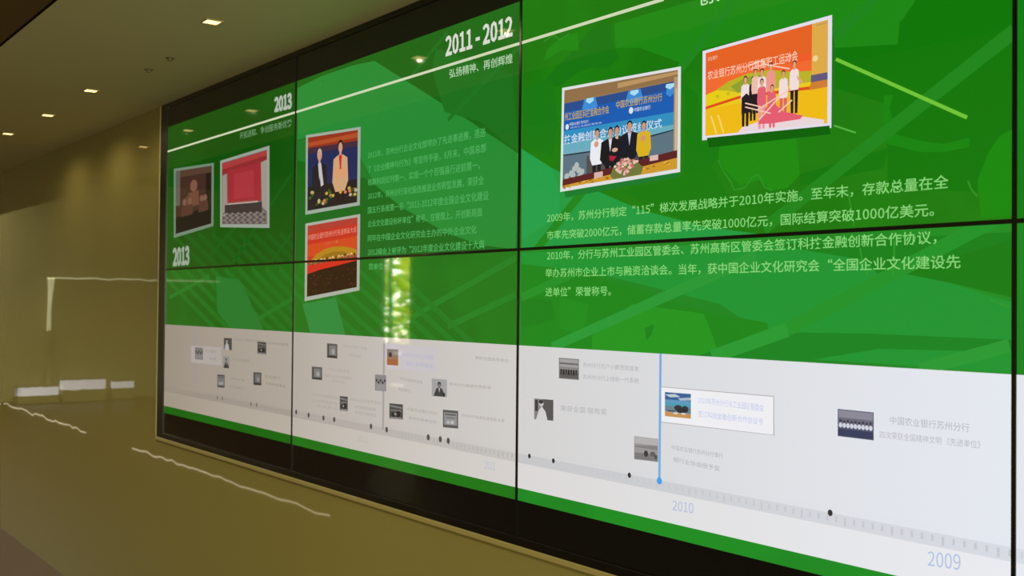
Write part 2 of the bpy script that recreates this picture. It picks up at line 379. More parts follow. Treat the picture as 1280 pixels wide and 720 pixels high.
band('green_backdrop', GB, GT, [{1: (14, 80, 8), 0: (16, 98, 14)}, {1: (26, 102, 20), 0: (30, 114, 22)}, {1: (26, 122, 12), 0: (30, 136, 34)}, {1: (10, 125, 20), 0: (20, 135, 30)}], (3.0, .93, 1.06))  # left panels carry their viewing-angle dimming in the green itself
U1, L1, U2, L2, U0, L0 = (1, 1), (1, 0), (2, 1), (2, 0), (0, 1), (0, 0)
# flowing lighter bands of the artwork; second-column ones paint in the mirrored hall
poly('light_band', [(372, 110), (372, 175), (430, 160), (470, 232), (505, 262), (560, 293), (600, 306), (645, 312), (648, 192), (585, 150), (525, 112), (468, 76), (440, 82), (400, 96)], (40, 142, 56), only=[U1])
poly('light_band', [(430, 160), (372, 176), (372, 200), (455, 225), (470, 232)], (34, 122, 42), only=[U1])
poly('light_band', [(556, 140), (540, 88), (545, 60), (640, 92), (648, 190), (600, 152)], (30, 112, 30), only=[U1])
poly('dark_band', [(372, 240), (455, 222), (500, 258), (560, 292), (600, 306), (640, 313), (372, 330)], (24, 100, 26), only=[U1])
poly('light_band', [(652, 186), (690, 210), (740, 236), (800, 262), (880, 283), (930, 290), (980, 296), (652, 313)], (34, 158, 72), only=[U2])
poly('light_band', [(652, 186), (690, 210), (700, 240), (700, 270), (652, 300)], (38, 164, 84), only=[U2])
poly('light_band', [(652, 316), (1000, 300), (1080, 325), (1180, 352), (1266, 378), (1266, 466), (1000, 448), (900, 380), (760, 345), (652, 330)], (28, 148, 52), only=[L2])
poly('dark_band', [(652, 330), (720, 338), (800, 362), (860, 384), (960, 404), (960, 448), (652, 434)], (24, 128, 22), only=[L2])
poly('light_band', [(740, 420), (790, 380), (880, 392), (900, 446), (740, 438)], (34, 148, 30), only=[L2])
poly('dark_band', [(868, 446), (960, 415), (1090, 417), (1266, 425), (1266, 440), (1100, 436), (1000, 452)], (18, 126, 34), only=[L2])
poly('dark_band', [(1120, 340), (1266, 300), (1266, 372), (1190, 354)], (14, 116, 10), only=[L2])
poly('dark_band', [(960, 305), (1040, 302), (1266, 290), (1266, 300), (1100, 345), (1080, 325)], (16, 122, 22), only=[L2])
# map patches on the large panel
G1, G2, G3 = (38, 142, 22), (18, 112, 14), (2, 110, 0)
poly('map_patch', [(700, 80), (720, 60), (735, 40), (760, 25), (768, 60), (775, 72), (760, 86), (740, 84), (720, 92), (700, 108), (672, 110)], (24, 108, 20), only=[U2])
poly('map_patch', [(655, 110), (690, 100), (698, 150), (690, 196), (655, 182)], (26, 116, 22), only=[U2])
poly('map_patch', [(680, 76), (704, 62), (724, 64), (722, 40), (700, 48), (684, 62)], G1, only=[U2])
poly('map_patch', [(800, 20), (940, -20), (1150, -40), (1140, 20), (1142, 26), (1124, 26), (1122, 55), (1070, 58), (1044, 62), (1040, 20), (876, 62), (850, 78), (800, 60), (770, 60), (768, 30)], (36, 144, 24), only=[U2])
poly('map_patch', [(1126, 28), (1145, 0), (1268, -60), (1268, 180), (1250, 170), (1225, 240), (1110, 235), (1108, 130), (1044, 110), (1044, 60), (1122, 56)], G3, only=[U2])
poly('map_patch', [(1250, 170), (1268, 160), (1268, 270), (1226, 272), (1222, 225), (1236, 190)], (18, 146, 6), only=[U2])
poly('map_patch', [(1105, 120), (1117, 118), (1112, 135), (1120, 168), (1150, 176), (1180, 180), (1212, 172), (1212, 184), (1180, 190), (1150, 190), (1110, 180), (1104, 150)], (16, 138, 14), only=[U2])
poly('map_patch', [(856, 105), (872, 118), (876, 180), (905, 176), (898, 196), (910, 215), (895, 200), (870, 240), (856, 225)], (18, 118, 14), only=[U2])
poly('map_patch', [(898, 198), (905, 210), (925, 232), (950, 225), (965, 238), (985, 235), (1000, 218), (996, 172), (930, 172), (900, 180)], (34, 148, 16), only=[U2])
poly('map_patch', [(775, 238), (850, 222), (890, 208), (908, 240), (922, 270), (860, 276), (820, 262)], (20, 120, 10), only=[U2])
poly('map_patch', [(1000, 218), (1110, 185), (1105, 210), (1000, 232)], (4, 112, 4), only=[U2])
poly('map_patch', [(806, 410), (818, 405), (815, 418), (808, 426)], (18, 118, 18), only=[L2])
poly('map_patch', [(700, 372), (736, 380), (730, 420), (700, 410)], (28, 136, 24), only=[L2])
poly('map_patch', [(650, 372), (690, 376), (694, 400), (652, 410)], (16, 112, 14), only=[L2])
# crossing light streaks
S2 = (38, 140, 40)
for a, b, wd, pn in (((922, -4), (655, 332), .022, U2), ((1269, 38), (955, 286), .024, U2), ((1105, -10), (1042, 46), .022, U2), ((1262, 262), (1200, 292), .02, L2)):
    stripe('light_streak', a, b, wd, S2, only=[pn])
for a, b, wd, c_ in (((1266, 262), (985, 412), .024, (36, 150, 48)), ((985, 412), (890, 446), .026, (50, 164, 66)), ((945, 320), (690, 434), .022, (52, 162, 72)), ((1262, 432), (1150, 462), .02, (52, 164, 70)), ((720, 340), (652, 372), .02, (40, 144, 44))):
    stripe('light_streak', a, b, wd, c_, only=[L2])
for a, b in (((648, 60), (560, 150)), ((700, 130), (660, 220))): stripe('light_streak', a, b, .012, (36, 122, 38), only=[U1])
stripe('light_streak', (560, 40), (510, 100), .012, (34, 112, 34), only=[U1])
for a, b in (((645, 322), (500, 405)), ((645, 368), (560, 408))): stripe('light_streak', a, b, .016, (40, 138, 44), only=[L1])
stripe('bright_ray', (1045, 74), (1209, 147), .006, (112, 196, 56), only=[U2])
stripe('bright_ray', (1043, 157), (1070, 166), .003, (80, 178, 60), only=[U2])
# thin map outlines
for pts in ([(898, 200), (905, 215), (914, 228), (918, 238), (932, 234), (940, 222), (948, 218), (956, 234), (966, 238)], [(1210, 226), (1214, 236), (1222, 246)], [(1238, 374), (1250, 380), (1262, 384)], [(1060, 238), (1064, 260), (1068, 282)], [(1118, 300), (1118, 325), (1116, 345)], [(1075, 310), (1080, 335), (1086, 345)], [(680, 52), (692, 44), (700, 50), (712, 42)]):
    for a, b in zip(pts, pts[1:]): stripe('map_outline', a, b, .003, (64, 160, 54), only=[U2] if pts[0][1] < 290 else [L2])
# diagonal light strips on the left panels
for k in range(13):
    x0 = 214+k*17
    stripe('diagonal_strip', (x0, 292), (x0+62, 352), .022, (20, 98, 22), only=[U0])
for k in range(15):
    x0 = 196+k*17
    stripe('diagonal_strip', (x0, 336), (x0+82, 420), .022, (30, 118, 34), only=[L0])
for k in range(8):
    x0 = 330+k*22
    stripe('diagonal_strip', (x0, 330), (x0+110, 432), .018, (36, 126, 42), only=[L1])
for a, b in (((366, 215), (290, 330)), ((366, 290), (338, 330)), ((330, 245), (262, 320))): stripe('light_streak', a, b, .014, (22, 98, 24), only=[U0])
for a, b in (((368, 372), (300, 412)), ((262, 345), (212, 372))): stripe('light_streak', a, b, .016, (34, 128, 40), only=[L0])
poly('light_patch', [(270, 345), (300, 350), (330, 412), (290, 412), (272, 390)], (34, 122, 50), only=[L0])
poly('light_patch', [(378, 380), (420, 372), (432, 418), (388, 416)], (50, 142, 72), only=[L1])

for_l = layer[0]
# white timeline panel
x_, zt = P(800, 440); zt = P(960, 450)[1]; zbw = P(860, 659)[1]
band('timeline_background', zbw, zt, [((150, 138, 126), (172, 163, 152)), ((176, 167, 157), (208, 204, 201)), ((210, 208, 207), (228, 232, 240)), (226, 230, 238)])  # whites darken leftwards: viewing-angle falloff painted in, here and in the bands below
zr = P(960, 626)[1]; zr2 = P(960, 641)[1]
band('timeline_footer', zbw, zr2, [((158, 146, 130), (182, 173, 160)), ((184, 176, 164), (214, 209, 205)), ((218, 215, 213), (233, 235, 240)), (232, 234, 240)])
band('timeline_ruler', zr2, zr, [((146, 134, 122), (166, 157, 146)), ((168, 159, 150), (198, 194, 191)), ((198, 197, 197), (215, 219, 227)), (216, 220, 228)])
xa = .1
fs, vs = [], []
x = .04
while x < XE:
    b_ = len(vs); hgt = .010 if round(x/.018) % 5 else .014
    vs += [(x, zr-.004-hgt), (x+.004, zr-.004-hgt), (x+.004, zr-.004), (x, zr-.004)]; fs.append([b_, b_+1, b_+2, b_+3]); x += .018
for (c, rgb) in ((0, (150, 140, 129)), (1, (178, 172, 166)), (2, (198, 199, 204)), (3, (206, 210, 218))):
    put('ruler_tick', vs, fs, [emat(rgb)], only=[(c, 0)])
# dots of the timeline
def dot(px, py, r=.0052, rgb=(52, 50, 50)):
    cx, cz = P(px, py); put('timeline_dot', [(cx+r*math.cos(k*.5236), cz+r*1.1*math.sin(k*.5236)) for k in range(12)], [list(range(12))], [emat(rgb)], bump_layer=False)
for px, py in ((662, 570), (692, 576), (787, 594), (1038, 641)): dot(px, py)
for px, py in ((370.5, 515), (386, 519), (404.6, 522.5), (418, 524.5), (464, 533), (483.6, 537), (535.6, 546.6), (550.6, 549), (560.6, 551)): dot(px, py, .0075, (84, 78, 74))
for px, py in ((272, 497), (278, 498), (314, 505), (321, 506)): dot(px, py, .007, (122, 112, 102))
layer[0] += 1
stripe('marker_line', (826, 442), (824.5, 601), .0065, (116, 172, 224)); 
cx, cz = P(824.5, 601); put('marker_end', [(cx+.0075*math.cos(k*.5236), cz+.0075*math.sin(k*.5236)) for k in range(12)], [list(range(12))], [emat((70, 160, 232))])
stripe('marker_line', (480.5, 425), (479, 537), .010, (160, 156, 154)); stripe('marker_line', (243.5, 412), (244, 480), .010, (148, 144, 146))

# headings
base_layer[0] = layer[0]
WHT = (222, 228, 214)
stripe('heading_rule', (209, 189.7), (830, -1), .0072, (208, 216, 180), wb=.0072)
text_quad('year_heading', '2011 - 2012', (557, 45.5), (641, 19), (641, 45.5), (557, 71.5), (216, 218, 206), .012)
text_quad('year_heading', '2013', (343, 121.7), (365, 115), (365, 136), (343, 141), (176, 186, 172), .02)
text_quad('year_heading', '2013', (216, 310), (237, 306.5), (237, 331.5), (216, 333.5), (150, 166, 146), .02)
text_line('subtitle', '弘扬精神、再创辉煌', (562, 92.5), (641, 72.5), 11.5, 12.5, (176, 210, 168), .003)
text_line('subtitle', '开拓进取、争创服务新优势', (300, 170), (365, 153), 8.5, 9.5, (112, 152, 108), .002)
text_line('subtitle', '创新突破、再谱新篇', (874, -1), (1075, -58), 19, 22, (200, 232, 186), .003)

# body copy
BC = (134, 212, 118)
for s, a, b, ha, hb in (
        ('2009年，苏州分行制定“115”梯次发展战略并于2010年实施。至年末，存款总量在全', (684, 273), (1186, 227), 11.5, 18),
        ('市率先突破2000亿元，储蓄存款总量率先突破1000亿元，国际结算突破1000亿美元。', (684, 294.5), (1168, 262), 11.5, 17.5),
        ('2010年，分行与苏州工业园区管委会、苏州高新区管委会签订科技金融创新合作协议，', (684, 320), (1171, 296.5), 11.5, 17.5),
        ('举办苏州市企业上市与融资洽谈会。当年，获中国企业文化研究会“全国企业文化建设先', (682, 341.5), (1201, 327), 11.5, 18),
        ('进单位”荣誉称号。', (682, 365), (764, 363.5), 11.5, 12)):
    text_line('body_text', s, a, b, ha, hb, BC, .003)
BL = (80, 172, 92)
for s, a, b, ha, hb in (
        ('2011年，苏州分行企业文化部举办了先进事迹展，选送', (460, 194.5), (607, 165), 8.5, 12),
        ('了《企业精神与行为》等宣传手册，6月末，中国总部', (460, 212), (608, 184.5), 8.5, 12),
        ('核算利润位列第一，实现一个个百强县行进前第一，', (460, 228.5), (600, 206), 8.5, 12),
        ('2012年，苏州分行深化股改推进业务转型发展，荣获全', (460, 245.5), (605, 225), 8.5, 12),
        ('国五行系统第一名“2011-2012年度全国企业文化建设', (460, 263), (611, 244), 8.5, 12),
        ('企业文化建设标杆单位”称号。在管理上，开创新局面', (460, 280), (603, 265), 8.5, 11.5),
        ('同年在中国企业文化研究会主办的中外企业文化', (460, 298), (596, 286.5), 8.5, 11),
        ('2012峰会上被评为“2012年度企业文化建设十大典', (460, 315.5), (606, 305), 8.5, 11.5),
        ('范单位', (461, 333.5), (479, 332.5), 8, 8.5)):
    text_line('body_text', s, a, b, ha, hb, BL, .003)

# drop shadow of the displayed photo cards is part of the artwork
def card_shadow(tl, tr, br, bl, rgb, dx=4, dy=7):
    poly('card_shade', [(bl[0]+dx, bl[1]-3), (br[0]-2, br[1]-3), (br[0]-1, br[1]+dy-1), (bl[0]+dx+3, bl[1]+dy)], rgb)
# photo E : signing ceremony
q = ((703, 110), (851.5, 83), (850.5, 215), (700.5, 240))
card_shadow(*q, (22, 122, 44))
p = Pic('photo_card', *q, label='displayed photo of people shaking hands before a blue backdrop')
p.rect(0, 0, 1, 1, (222, 224, 226)); a, b, c_, d_ = .022, .978, .028, .965
p.rect(a, c_, b, d_, (150, 120, 80))
p.shape([(a, c_), (b, c_), (b, .16), (.9, .12), (.3, .135), (a, .16)], (146, 112, 74))
p.shape([(.5, .05), (b, .04), (b, .07), (.5, .10)], (186, 148, 98))
p.shape([(a, .155), (.95, .13), (.95, .60), (a, .56)], (28, 92, 176))
p.shape([(a, .155), (.95, .13), (.95, .20), (a, .24)], (44, 78, 140))
p.shape([(a, .42), (.95, .42), (.95, .62), (a, .62)], (48, 142, 192))
p.shape([(a, .54), (.95, .54), (.95, .70), (a, .70)], (104, 172, 190))
for u in (.26, .64, .92):
    w_ = .07 if u < .9 else .03
    p.shape([(u-.05*w_/.07, .145), (u+.05*w_/.07, .145), (u+w_, .24), (u, .27), (u-w_, .24)], (62, 140, 212))
    p.shape([(u-.03, .145), (u+.03, .145), (u+.035, .175), (u, .20), (u-.035, .175)], (168, 220, 240))
p.rect(.95, .09, b, .86, (182, 150, 112)); p.rect(.962, .2, .972, .80, (214, 188, 150))
p.text('州工业园区科技金融合作会', .03, .245, .43, .325, (196, 170, 66), .003)
p.text('中国农业银行苏州分行', .49, .22, .86, .295, (196, 170, 66), .003)
p.ell(.055, .385, .016, .028, (220, 230, 240)); p.text('中国农业银行 苏州分行', .075, .35, .25, .38, (200, 214, 230), .003); p.text('苏州工业园区管委会', .085, .39, .37, .41, (170, 190, 220), .003)
p.ell(.615, .335, .018, .032, (214, 228, 240)); p.text('中国农业银行', .64, .315, .77, .355, (200, 214, 230), .003)
p.text('技金融创新合作协议签约仪式', .03, .46, .86, .55, (214, 226, 236), .003)
p.shape([(a, .66), (.27, .66), (.40, .64), (.7, .62), (.95, .60), (.95, .86), (a, .88)], (92, 116, 128))
p.shape([(a, .645), (.30, .655), (.30, .668), (a, .66)], (40, 50, 60)); p.shape([(.73, .61), (.95, .585), (.95, .598), (.73, .625)], (40, 50, 60))
for k in range(9): p.rect(.04+k*.026, .625-.006*(k % 3), .046+k*.026, .65, (150, 168, 176))
p.shape([(.24, .70), (.42, .68), (.42, .85), (.24, .88)], (84, 78, 78)); p.shape([(.62, .64), (.73, .63), (.73, .82), (.62, .84)], (70, 70, 74))
p.person(.33, .45, .62, .62, (232, 234, 240), (30, 28, 32)); 
p.person(.50, .455, .62, .62, (34, 30, 36), (20, 18, 22), shirt=(200, 190, 180))
p.person(.445, .46, .66, .62, (26, 24, 30), (18, 16, 20), wide=1.35, shirt=(222, 222, 228))
p.person(.605, .43, .66, .62, (24, 26, 38), (18, 18, 24), wide=1.2, shirt=(190, 200, 220))
p.person(.72, .455, .60, .62, (216, 176, 34), (40, 30, 30))
p.ell(.325, .60, .02, .03, (206, 160, 130)); p.ell(.715, .62, .022, .03, (206, 150, 110)); p.ell(.485, .685, .025, .02, (214, 166, 140)); p.shape([(.44, .73), (.50, .75), (.47, .79), (.44, .775)], (176, 30, 60))
for u, v in ((.06, .86), (.10, .84), (.13, .80), (.17, .82), (.20, .84), (.15, .77), (.12, .86), (.18, .88)): p.ell(u, v, .022, .03, (176, 184, 180))
p.shape([(a, .885), (.3, .865), (.6, .83), (.95, .79), (b, .79), (b, d_), (a, d_)], (92, 34, 36))
p.shape([(a, .945), (.3, .925), (.6, .90), (b, .86), (b, d_), (a, d_)], (206, 152, 44))
for k in range(26): u = random.uniform(.03, .96); v = .955-.085*u+random.uniform(0, .03); p.ell(u, v, .014, .008, random.choice([(226, 180, 70), (166, 108, 30)]), 6)
p.rect(.31, .87, .385, .925, (214, 178, 172)); p.rect(.77, .80, .835, .85, (220, 182, 176))
p.shape([(.45, .93), (.47, .86), (.52, .80), (.60, .79), (.66, .82), (.72, .90), (.70, .96), (.48, .965)], (110, 118, 60))
for k in range(46):
    an = random.uniform(0, 6.28); rr = math.sqrt(random.random()); p.ell(.585+rr*.105*math.cos(an), .86+rr*.075*math.sin(an), .013, .014, random.choice([(224, 150, 148), (236, 182, 172), (198, 108, 112), (230, 196, 176)]), 6)
p.done()

# photo F : sports meeting stage
q = ((878.6, 64), (1040.5, 18.6), (1039.5, 160), (878, 175.5))
card_shadow(*q, (4, 96, 6), 6, 9)
p = Pic('photo_card', *q, label='displayed photo of a team on an orange stage backdrop')
p.rect(0, 0, 1, 1, (226, 222, 236)); a, b, c_, d_ = .028, .972, .032, .955
p.rect(a, c_, b, d_, (238, 188, 20))
p.shape([(a, c_), (.86, c_), (.86, .54), (a, .60)], (238, 92, 40))
p.shape([(a, c_), (.86, c_), (.86, .30), (a, .22)], (228, 98, 36))
p.shape([(a, .30), (.86, .36), (.86, .50), (a, .56)], (242, 106, 48))
p.shape([(.10, .48), (.22, .40), (.38, .36), (.55, .37), (.70, .43), (.86, .46), (.86, .62), (a, .60)], (186, 178, 40))
p.shape([(.24, .46), (.36, .40), (.50, .40), (.42, .50), (.30, .54)], (142, 160, 50))
p.shape([(a, .50), (.12, .47), (.22, .50), (.30, .54), (.46, .56), (.86, .56), (.86, .64), (a, .66)], (232, 204, 24))
p.shape([(a, .63), (.30, .575), (.86, .60), (.86, .63), (.3, .605), (a, .66)], (226, 76, 30))
p.ell(.13, .54, .014, .02, (190, 190, 30)); p.ell(.22, .53, .014, .02, (190, 190, 30))
p.rect(.86, c_, b, .50, (222, 170, 72)); p.rect(.855, .50, b, .565, (96, 88, 120)); p.shape([(.855, .565), (b, .565), (b, .66), (.84, .64)], (206, 126, 50))
p.ell(.885, .355, .02, .028, (240, 210, 150)); p.rect(.89, .05, .968, .062, (186, 150, 90))
p.shape([(a, .66), (b, .63), (b, d_), (a, d_)], (238, 186, 22))
for x0, x1 in ((.07, .13), (.13, .19)): p.shape([(x0, .74), (x0+.012, .74), (x1, .94), (x1-.014, .94)], (242, 216, 110))
p.shape([(.30, .955), (.34, .90), (.50, .86), (.80, .87), (.95, .92), (.95, .955)], (232, 214, 216))
p.text('农业银行', .045, .085, .13, .13, (238, 190, 160), .003)
p.text('农业银行苏州分行首届职工运动会', .045, .24, .76, .34, (250, 206, 176), .003)
BLK, PNK, WT = (34, 26, 30), (226, 96, 112), (240, 220, 220)
for u, v0, h, co, lg in ((.36, .38, .52, WT, BLK), (.42, .40, .45, BLK, BLK), (.735, .33, .50, WT, BLK), (.44, .33, .45, (236, 190, 170), BLK), (.49, .34, .50, WT, PNK), (.56, .30, .50, (238, 150, 140), PNK), (.655, .40, .48, WT, PNK), (.49, .44, .50, PNK, (236, 150, 160)), (.57, .52, .44, PNK, PNK)):
    p.person(u, v0, h, .75, co, lg, wide=.8, skin=(222, 160, 120), hair=(60, 36, 30))
p.shape([(.33, .60), (.37, .56), (.41, .62), (.41, .76), (.33, .77)], BLK)
p.shape([(.75, .47), (.79, .53), (.80, .57), (.76, .52)], (230, 170, 130))
p.shape([(.52, .74), (.58, .70), (.66, .80), (.80, .86), (.78, .89), (.56, .90), (.46, .89)], (228, 92, 112))
for a_, b_ in (((.38, .28), (.50, .26)), ((.40, .32), (.52, .30)), ((.36, .70), (.56, .80)), ((.45, .75), (.70, .60)), ((.47, .85), (.62, .66)), ((.36, .66), (.48, .72)), ((.62, .80), (.72, .70)), ((.50, .30), (.70, .40))):
    dx, dy = b_[0]-a_[0], b_[1]-a_[1]; n_ = math.hypot(dx, dy); p.shape([(a_[0]-dy/n_*.006, a_[1]+dx/n_*.006), (b_[0]-dy/n_*.006, b_[1]+dx/n_*.006), (b_[0]+dy/n_*.006, b_[1]-dx/n_*.006), (a_[0]+dy/n_*.006, a_[1]-dx/n_*.006)], (246, 200, 180))
p.done()

# photo C : two men
q = ((382.7, 169), (451, 158.5), (450, 256.5), (382, 268.5))
p = Pic('photo_card', *q, label='displayed photo of two standing men before a dark blue stage')
p.rect(0, 0, 1, 1, (158, 170, 156)); a, b, c_, d_ = .04, .955, .035, .955
p.rect(a, c_, b, d_, (38, 44, 84)); p.rect(a, c_, b, .17, (150, 52, 28)); p.shape([(a, .10), (b, .07), (b, .13), (a, .15)], (176, 78, 40))
p.rect(a, .17, b, .24, (70, 44, 60)); p.rect(a, .66, b, d_, (40, 32, 32))
p.person(.27, .20, 1.12, .72, (40, 34, 34), (26, 22, 24), hair=(190, 180, 160), shirt=(196, 190, 180), wide=1.2); p.shape([(.25, .38), (.30, .38), (.35, .66), (.30, .68)], (192, 192, 190))
p.person(.655, .13, 1.16, .72, (206, 162, 120), (40, 28, 26), wide=1.1, shirt=(196, 40, 30)); p.ell(.655, .54, .12, .07, (216, 156, 112)); p.shape([(.64, .32), (.675, .32), (.67, .50), (.645, .50)], (196, 44, 34))
for k in range(34): u = random.uniform(.06, .94); p.ell(u, random.uniform(.72, .86) if not .2 < u < .4 else random.uniform(.84, .9), .028, .022, random.choice([(196, 160, 70), (206, 120, 80), (70, 96, 40), (190, 170, 140), (60, 80, 36)]), 7)
p.done()
# photo D : red hall, two joined panels
q = ((382, 279.5), (450.5, 267.5), (449.5, 363), (381, 376.5))
p = Pic('photo_card', *q, label='displayed photo of a red conference hall with a golden arch')
p.rect(0, 0, 1, 1, (168, 174, 160)); a, b, c_, d_ = .045, .955, .035, .95
p.rect(a, c_, b, d_, (196, 50, 30)); p.rect(a, c_, b, .12, (176, 60, 48)); p.rect(a, .28, b, .44, (206, 72, 30))
p.text('中国农业银行苏州分行先进表彰大会', .06, .15, .94, .23, (224, 140, 120), .003); p.text('二〇一一年', .38, .29, .62, .325, (214, 130, 90), .003)
p.shape([(.10, .50), (.22, .42), (.38, .375), (.55, .365), (.72, .385), (.88, .43), (.95, .46), (.95, .52), (.10, .54)], (178, 130, 26))
p.shape([(.25, .49), (.40, .44), (.55, .43), (.72, .45), (.82, .50)], (150, 110, 22))
for k in range(16): p.ell(.10+k*.054, .50+.01*(k % 2), .016, .018, (226, 190, 150) if k % 3 else (60, 36, 20), 8); p.rect(.088+k*.054, .51, .112+k*.054, .555, (70, 40, 24) if k % 2 else (190, 70, 40))
p.rect(a, .555, b, .63, (206, 44, 26)); p.rect(a, .53, b, .545, (120, 90, 60))
p.shape([(a, .66), (.3, .63), (.6, .62), (b, .60), (b, d_), (a, d_)], (44, 22, 10))
for k in range(60): p.ell(random.uniform(.07, .93), random.uniform(.66, .93), .016, .012, random.choice([(62, 34, 16), (32, 14, 8), (84, 40, 22)]), 6)
p.done()
# photo B : auditorium
q = ((275.5, 201), (337, 182), (337, 285), (275.5, 284))
p = Pic('photo_card', *q, label='displayed photo of an auditorium with a red curtain')
p.rect(0, 0, 1, 1, (150, 160, 146)); a, b, c_, d_ = .04, .955, .04, .955
p.rect(a, c_, b, d_, (112, 100, 96)); p.shape([(a, .05), (b, .05), (b, .16), (a, .20)], (168, 58, 58)); p.shape([(a, .14), (b, .11), (b, .17), (a, .22)], (140, 44, 44))
p.rect(.16, .18, .84, .66, (158, 44, 52)); p.rect(.3, .25, .7, .60, (168, 52, 60))
p.shape([(.05, .24), (.14, .22), (.16, .80), (.05, .84)], (150, 140, 130)); p.shape([(.84, .18), (.955, .16), (.955, .80), (.86, .74)], (156, 146, 136))
p.rect(.16, .655, .78, .675, (180, 160, 150)); p.rect(.10, .675, .86, .80, (62, 52, 50))
for k in range(8): p.rect(.18+k*.07, .63, .20+k*.07, .66, (130, 90, 80))
for r_ in range(5):
    for k in range(14): p.ell(.08+k*.062+.02*(r_ % 2), .80+r_*.033, .022, .010, (140, 132, 122) if (k+r_) % 2 else (54, 46, 44), 6)
p.done()
# photo A : dim group
q = ((217.5, 211), (267.5, 203.5), (267, 282.5), (217.5, 297.5))
p = Pic('photo_card', *q, label='displayed dim brown photo of a seated group, leftmost')
p.rect(0, 0, 1, 1, (112, 134, 112)); a, b, c_, d_ = .05, .95, .04, .95
p.rect(a, c_, b, d_, (66, 42, 32)); p.rect(a, c_, b, .14, (84, 60, 46)); p.shape([(a, .72), (b, .66), (b, d_), (a, d_)], (26, 16, 16)); p.rect(.05, c_, .17, .55, (92, 92, 82))
p.rect(.82, .15, .94, .7, (40, 26, 22))
p.ell(.52, .30, .09, .09, (128, 84, 66)); p.shape([(.38, .40), (.64, .38), (.66, .60), (.34, .62)], (110, 70, 52)); p.shape([(.30, .46), (.42, .40), (.46, .64), (.28, .66)], (98, 62, 48))
for u in (.28, .42, .72, .80): p.ell(u, .52, .05, .05, (122, 86, 68)); p.shape([(u-.07, .58), (u+.07, .57), (u+.08, .72), (u-.08, .73)], (84, 52, 42))
p.done()

base_layer[0] = layer[0] = base_layer[0]+1
# cards and thumbnails on the timeline
def thumb(px0, py0, px1, py1, slope, kind, seed, tone=1.0):
    d = slope*(px1-px0)
    p = Pic('thumbnail_photo', (px0, py0), (px1, py0+d), (px1, py1+d), (px0, py1)); rn = random.Random(seed)
    g = lambda v: tuple(int(min(255, v*tone+o)) for o in (2, 0, 0))
    if kind == 'group':
        p.rect(0, 0, 1, 1, g(120)); p.rect(.04, .04, .96, .42, g(158)); p.rect(.04, .22, .96, .30, g(100)); p.rect(.04, .42, .96, .56, g(132)); p.rect(.04, .66, .96, .96, g(92))
        for k in range(7): p.ell(.12+k*.125, .60, .05, .07, g(40)); p.rect(.08+k*.125, .64, .16+k*.125, .80, g(36 if k % 2 else 60))
    elif kind == 'portrait':
        p.rect(0, 0, 1, 1, g(84)); p.rect(.0, .0, .45, 1, g(128)); p.shape([(.1, 1), (.25, .55), (.4, .35), (.6, .6), (.7, 1)], g(206)); p.ell(.38, .22, .12, .14, g(190)); p.ell(.36, .14, .12, .09, g(50)); p.rect(.05, .05, .2, .6, g(60))
    elif kind == 'landscape':
        p.rect(0, 0, 1, 1, g(150)); p.rect(.02, .02, .98, .3, g(176)); p.shape([(.02, .4), (.98, .3), (.98, .5), (.02, .46)], g(128)); p.rect(.02, .7, .98, .97, g(120)); p.ell(.5, .7, .09, .14, g(56)); p.ell(.78, .68, .12, .1, g(96)); p.ell(.9, .8, .06, .1, g(80))
    elif kind == 'man':
        p.rect(0, 0, 1, 1, g(168)); p.ell(.5, .30, .12, .15, g(50)); p.ell(.5, .36, .09, .11, g(120)); p.shape([(.12, .98), (.3, .55), (.5, .45), (.7, .55), (.9, .98)], g(64)); p.shape([(.44, .5), (.56, .5), (.5, .8)], g(180)); p.ell(.8, .85, .09, .1, g(40))
    elif kind == 'paper':
        p.rect(0, 0, 1, 1, g(90)); p.rect(.08, .14, .92, .84, g(150)); p.rect(.15, .2, .85, .3, g(100)); p.ell(.35, .7, .1, .1, g(190)); p.ell(.62, .68, .12, .1, g(196)); p.rect(.2, .4, .8, .46, g(110))
    elif kind == 'dark':
        p.rect(0, 0, 1, 1, g(76)); p.shape([(.05, .1), (.95, .2), (.95, .3), (.05, .22)], g(128)); p.rect(.1, .38, .9, .5, g(112)); p.ell(.3, .72, .14, .15, g(40)); p.ell(.65, .66, .18, .2, g(36)); p.ell(.45, .68, .1, .08, g(150)); p.rect(.05, .9, .95, .97, g(150))
    elif kind == 'spots':
        p.rect(0, 0, 1, 1, g(138)); [p.ell(.15+.18*k, .35+.12*(k % 2), .07, .09, g(40)) for k in range(5)]; p.rect(.1, .6, .9, .95, g(150))
    else:
        p.rect(0, 0, 1, 1, g(94)); p.rect(.2, .15, .85, .8, g(126)); p.ell(.6, .55, .16, .2, g(160)); p.rect(.05, .85, .95, .97, g(50)); p.rect(.1, .1, .2, .8, g(66))
    p.done()
def cap(s, a, b, ha, hb, rgb): text_line('caption_text', s, a, b, ha, hb, rgb, 0.0)
# large panel
thumb(699, 447, 724, 473, .08, 'group', 1); thumb(668, 498, 692, 524, .08, 'portrait', 2); thumb(793, 545, 823, 574, .12, 'landscape', 3)
GY = (172, 172, 178)
cap('苏州分行农户小额贷款首发', (729, 456), (799, 461), 6, 7, GY); cap('苏州市分行上线新一代系统', (729, 471), (799, 476), 6, 7, GY)
cap('荣获全国 服务奖', (701, 510), (759, 515), 7, 8, GY)
cap('中国农业银行苏州分行举行', (840, 559), (904, 570), 6, 7, GY); cap('银行业协会授予奖', (842, 574), (900, 586), 6, 7, GY)
Q = ((827, 484), (967, 496), (967, 543.5), (827, 527))
poly('card_outline', [(826.5, 483), (968, 495), (968.3, 544.3), (826.5, 528)], (178, 172, 172)); poly('highlight_card', Q, (238, 238, 242))
p = Pic('thumbnail_photo', (831.5, 490), (864, 492.5), (864, 523.5), (831.5, 520), label='small coloured beach photo in the boxed card')
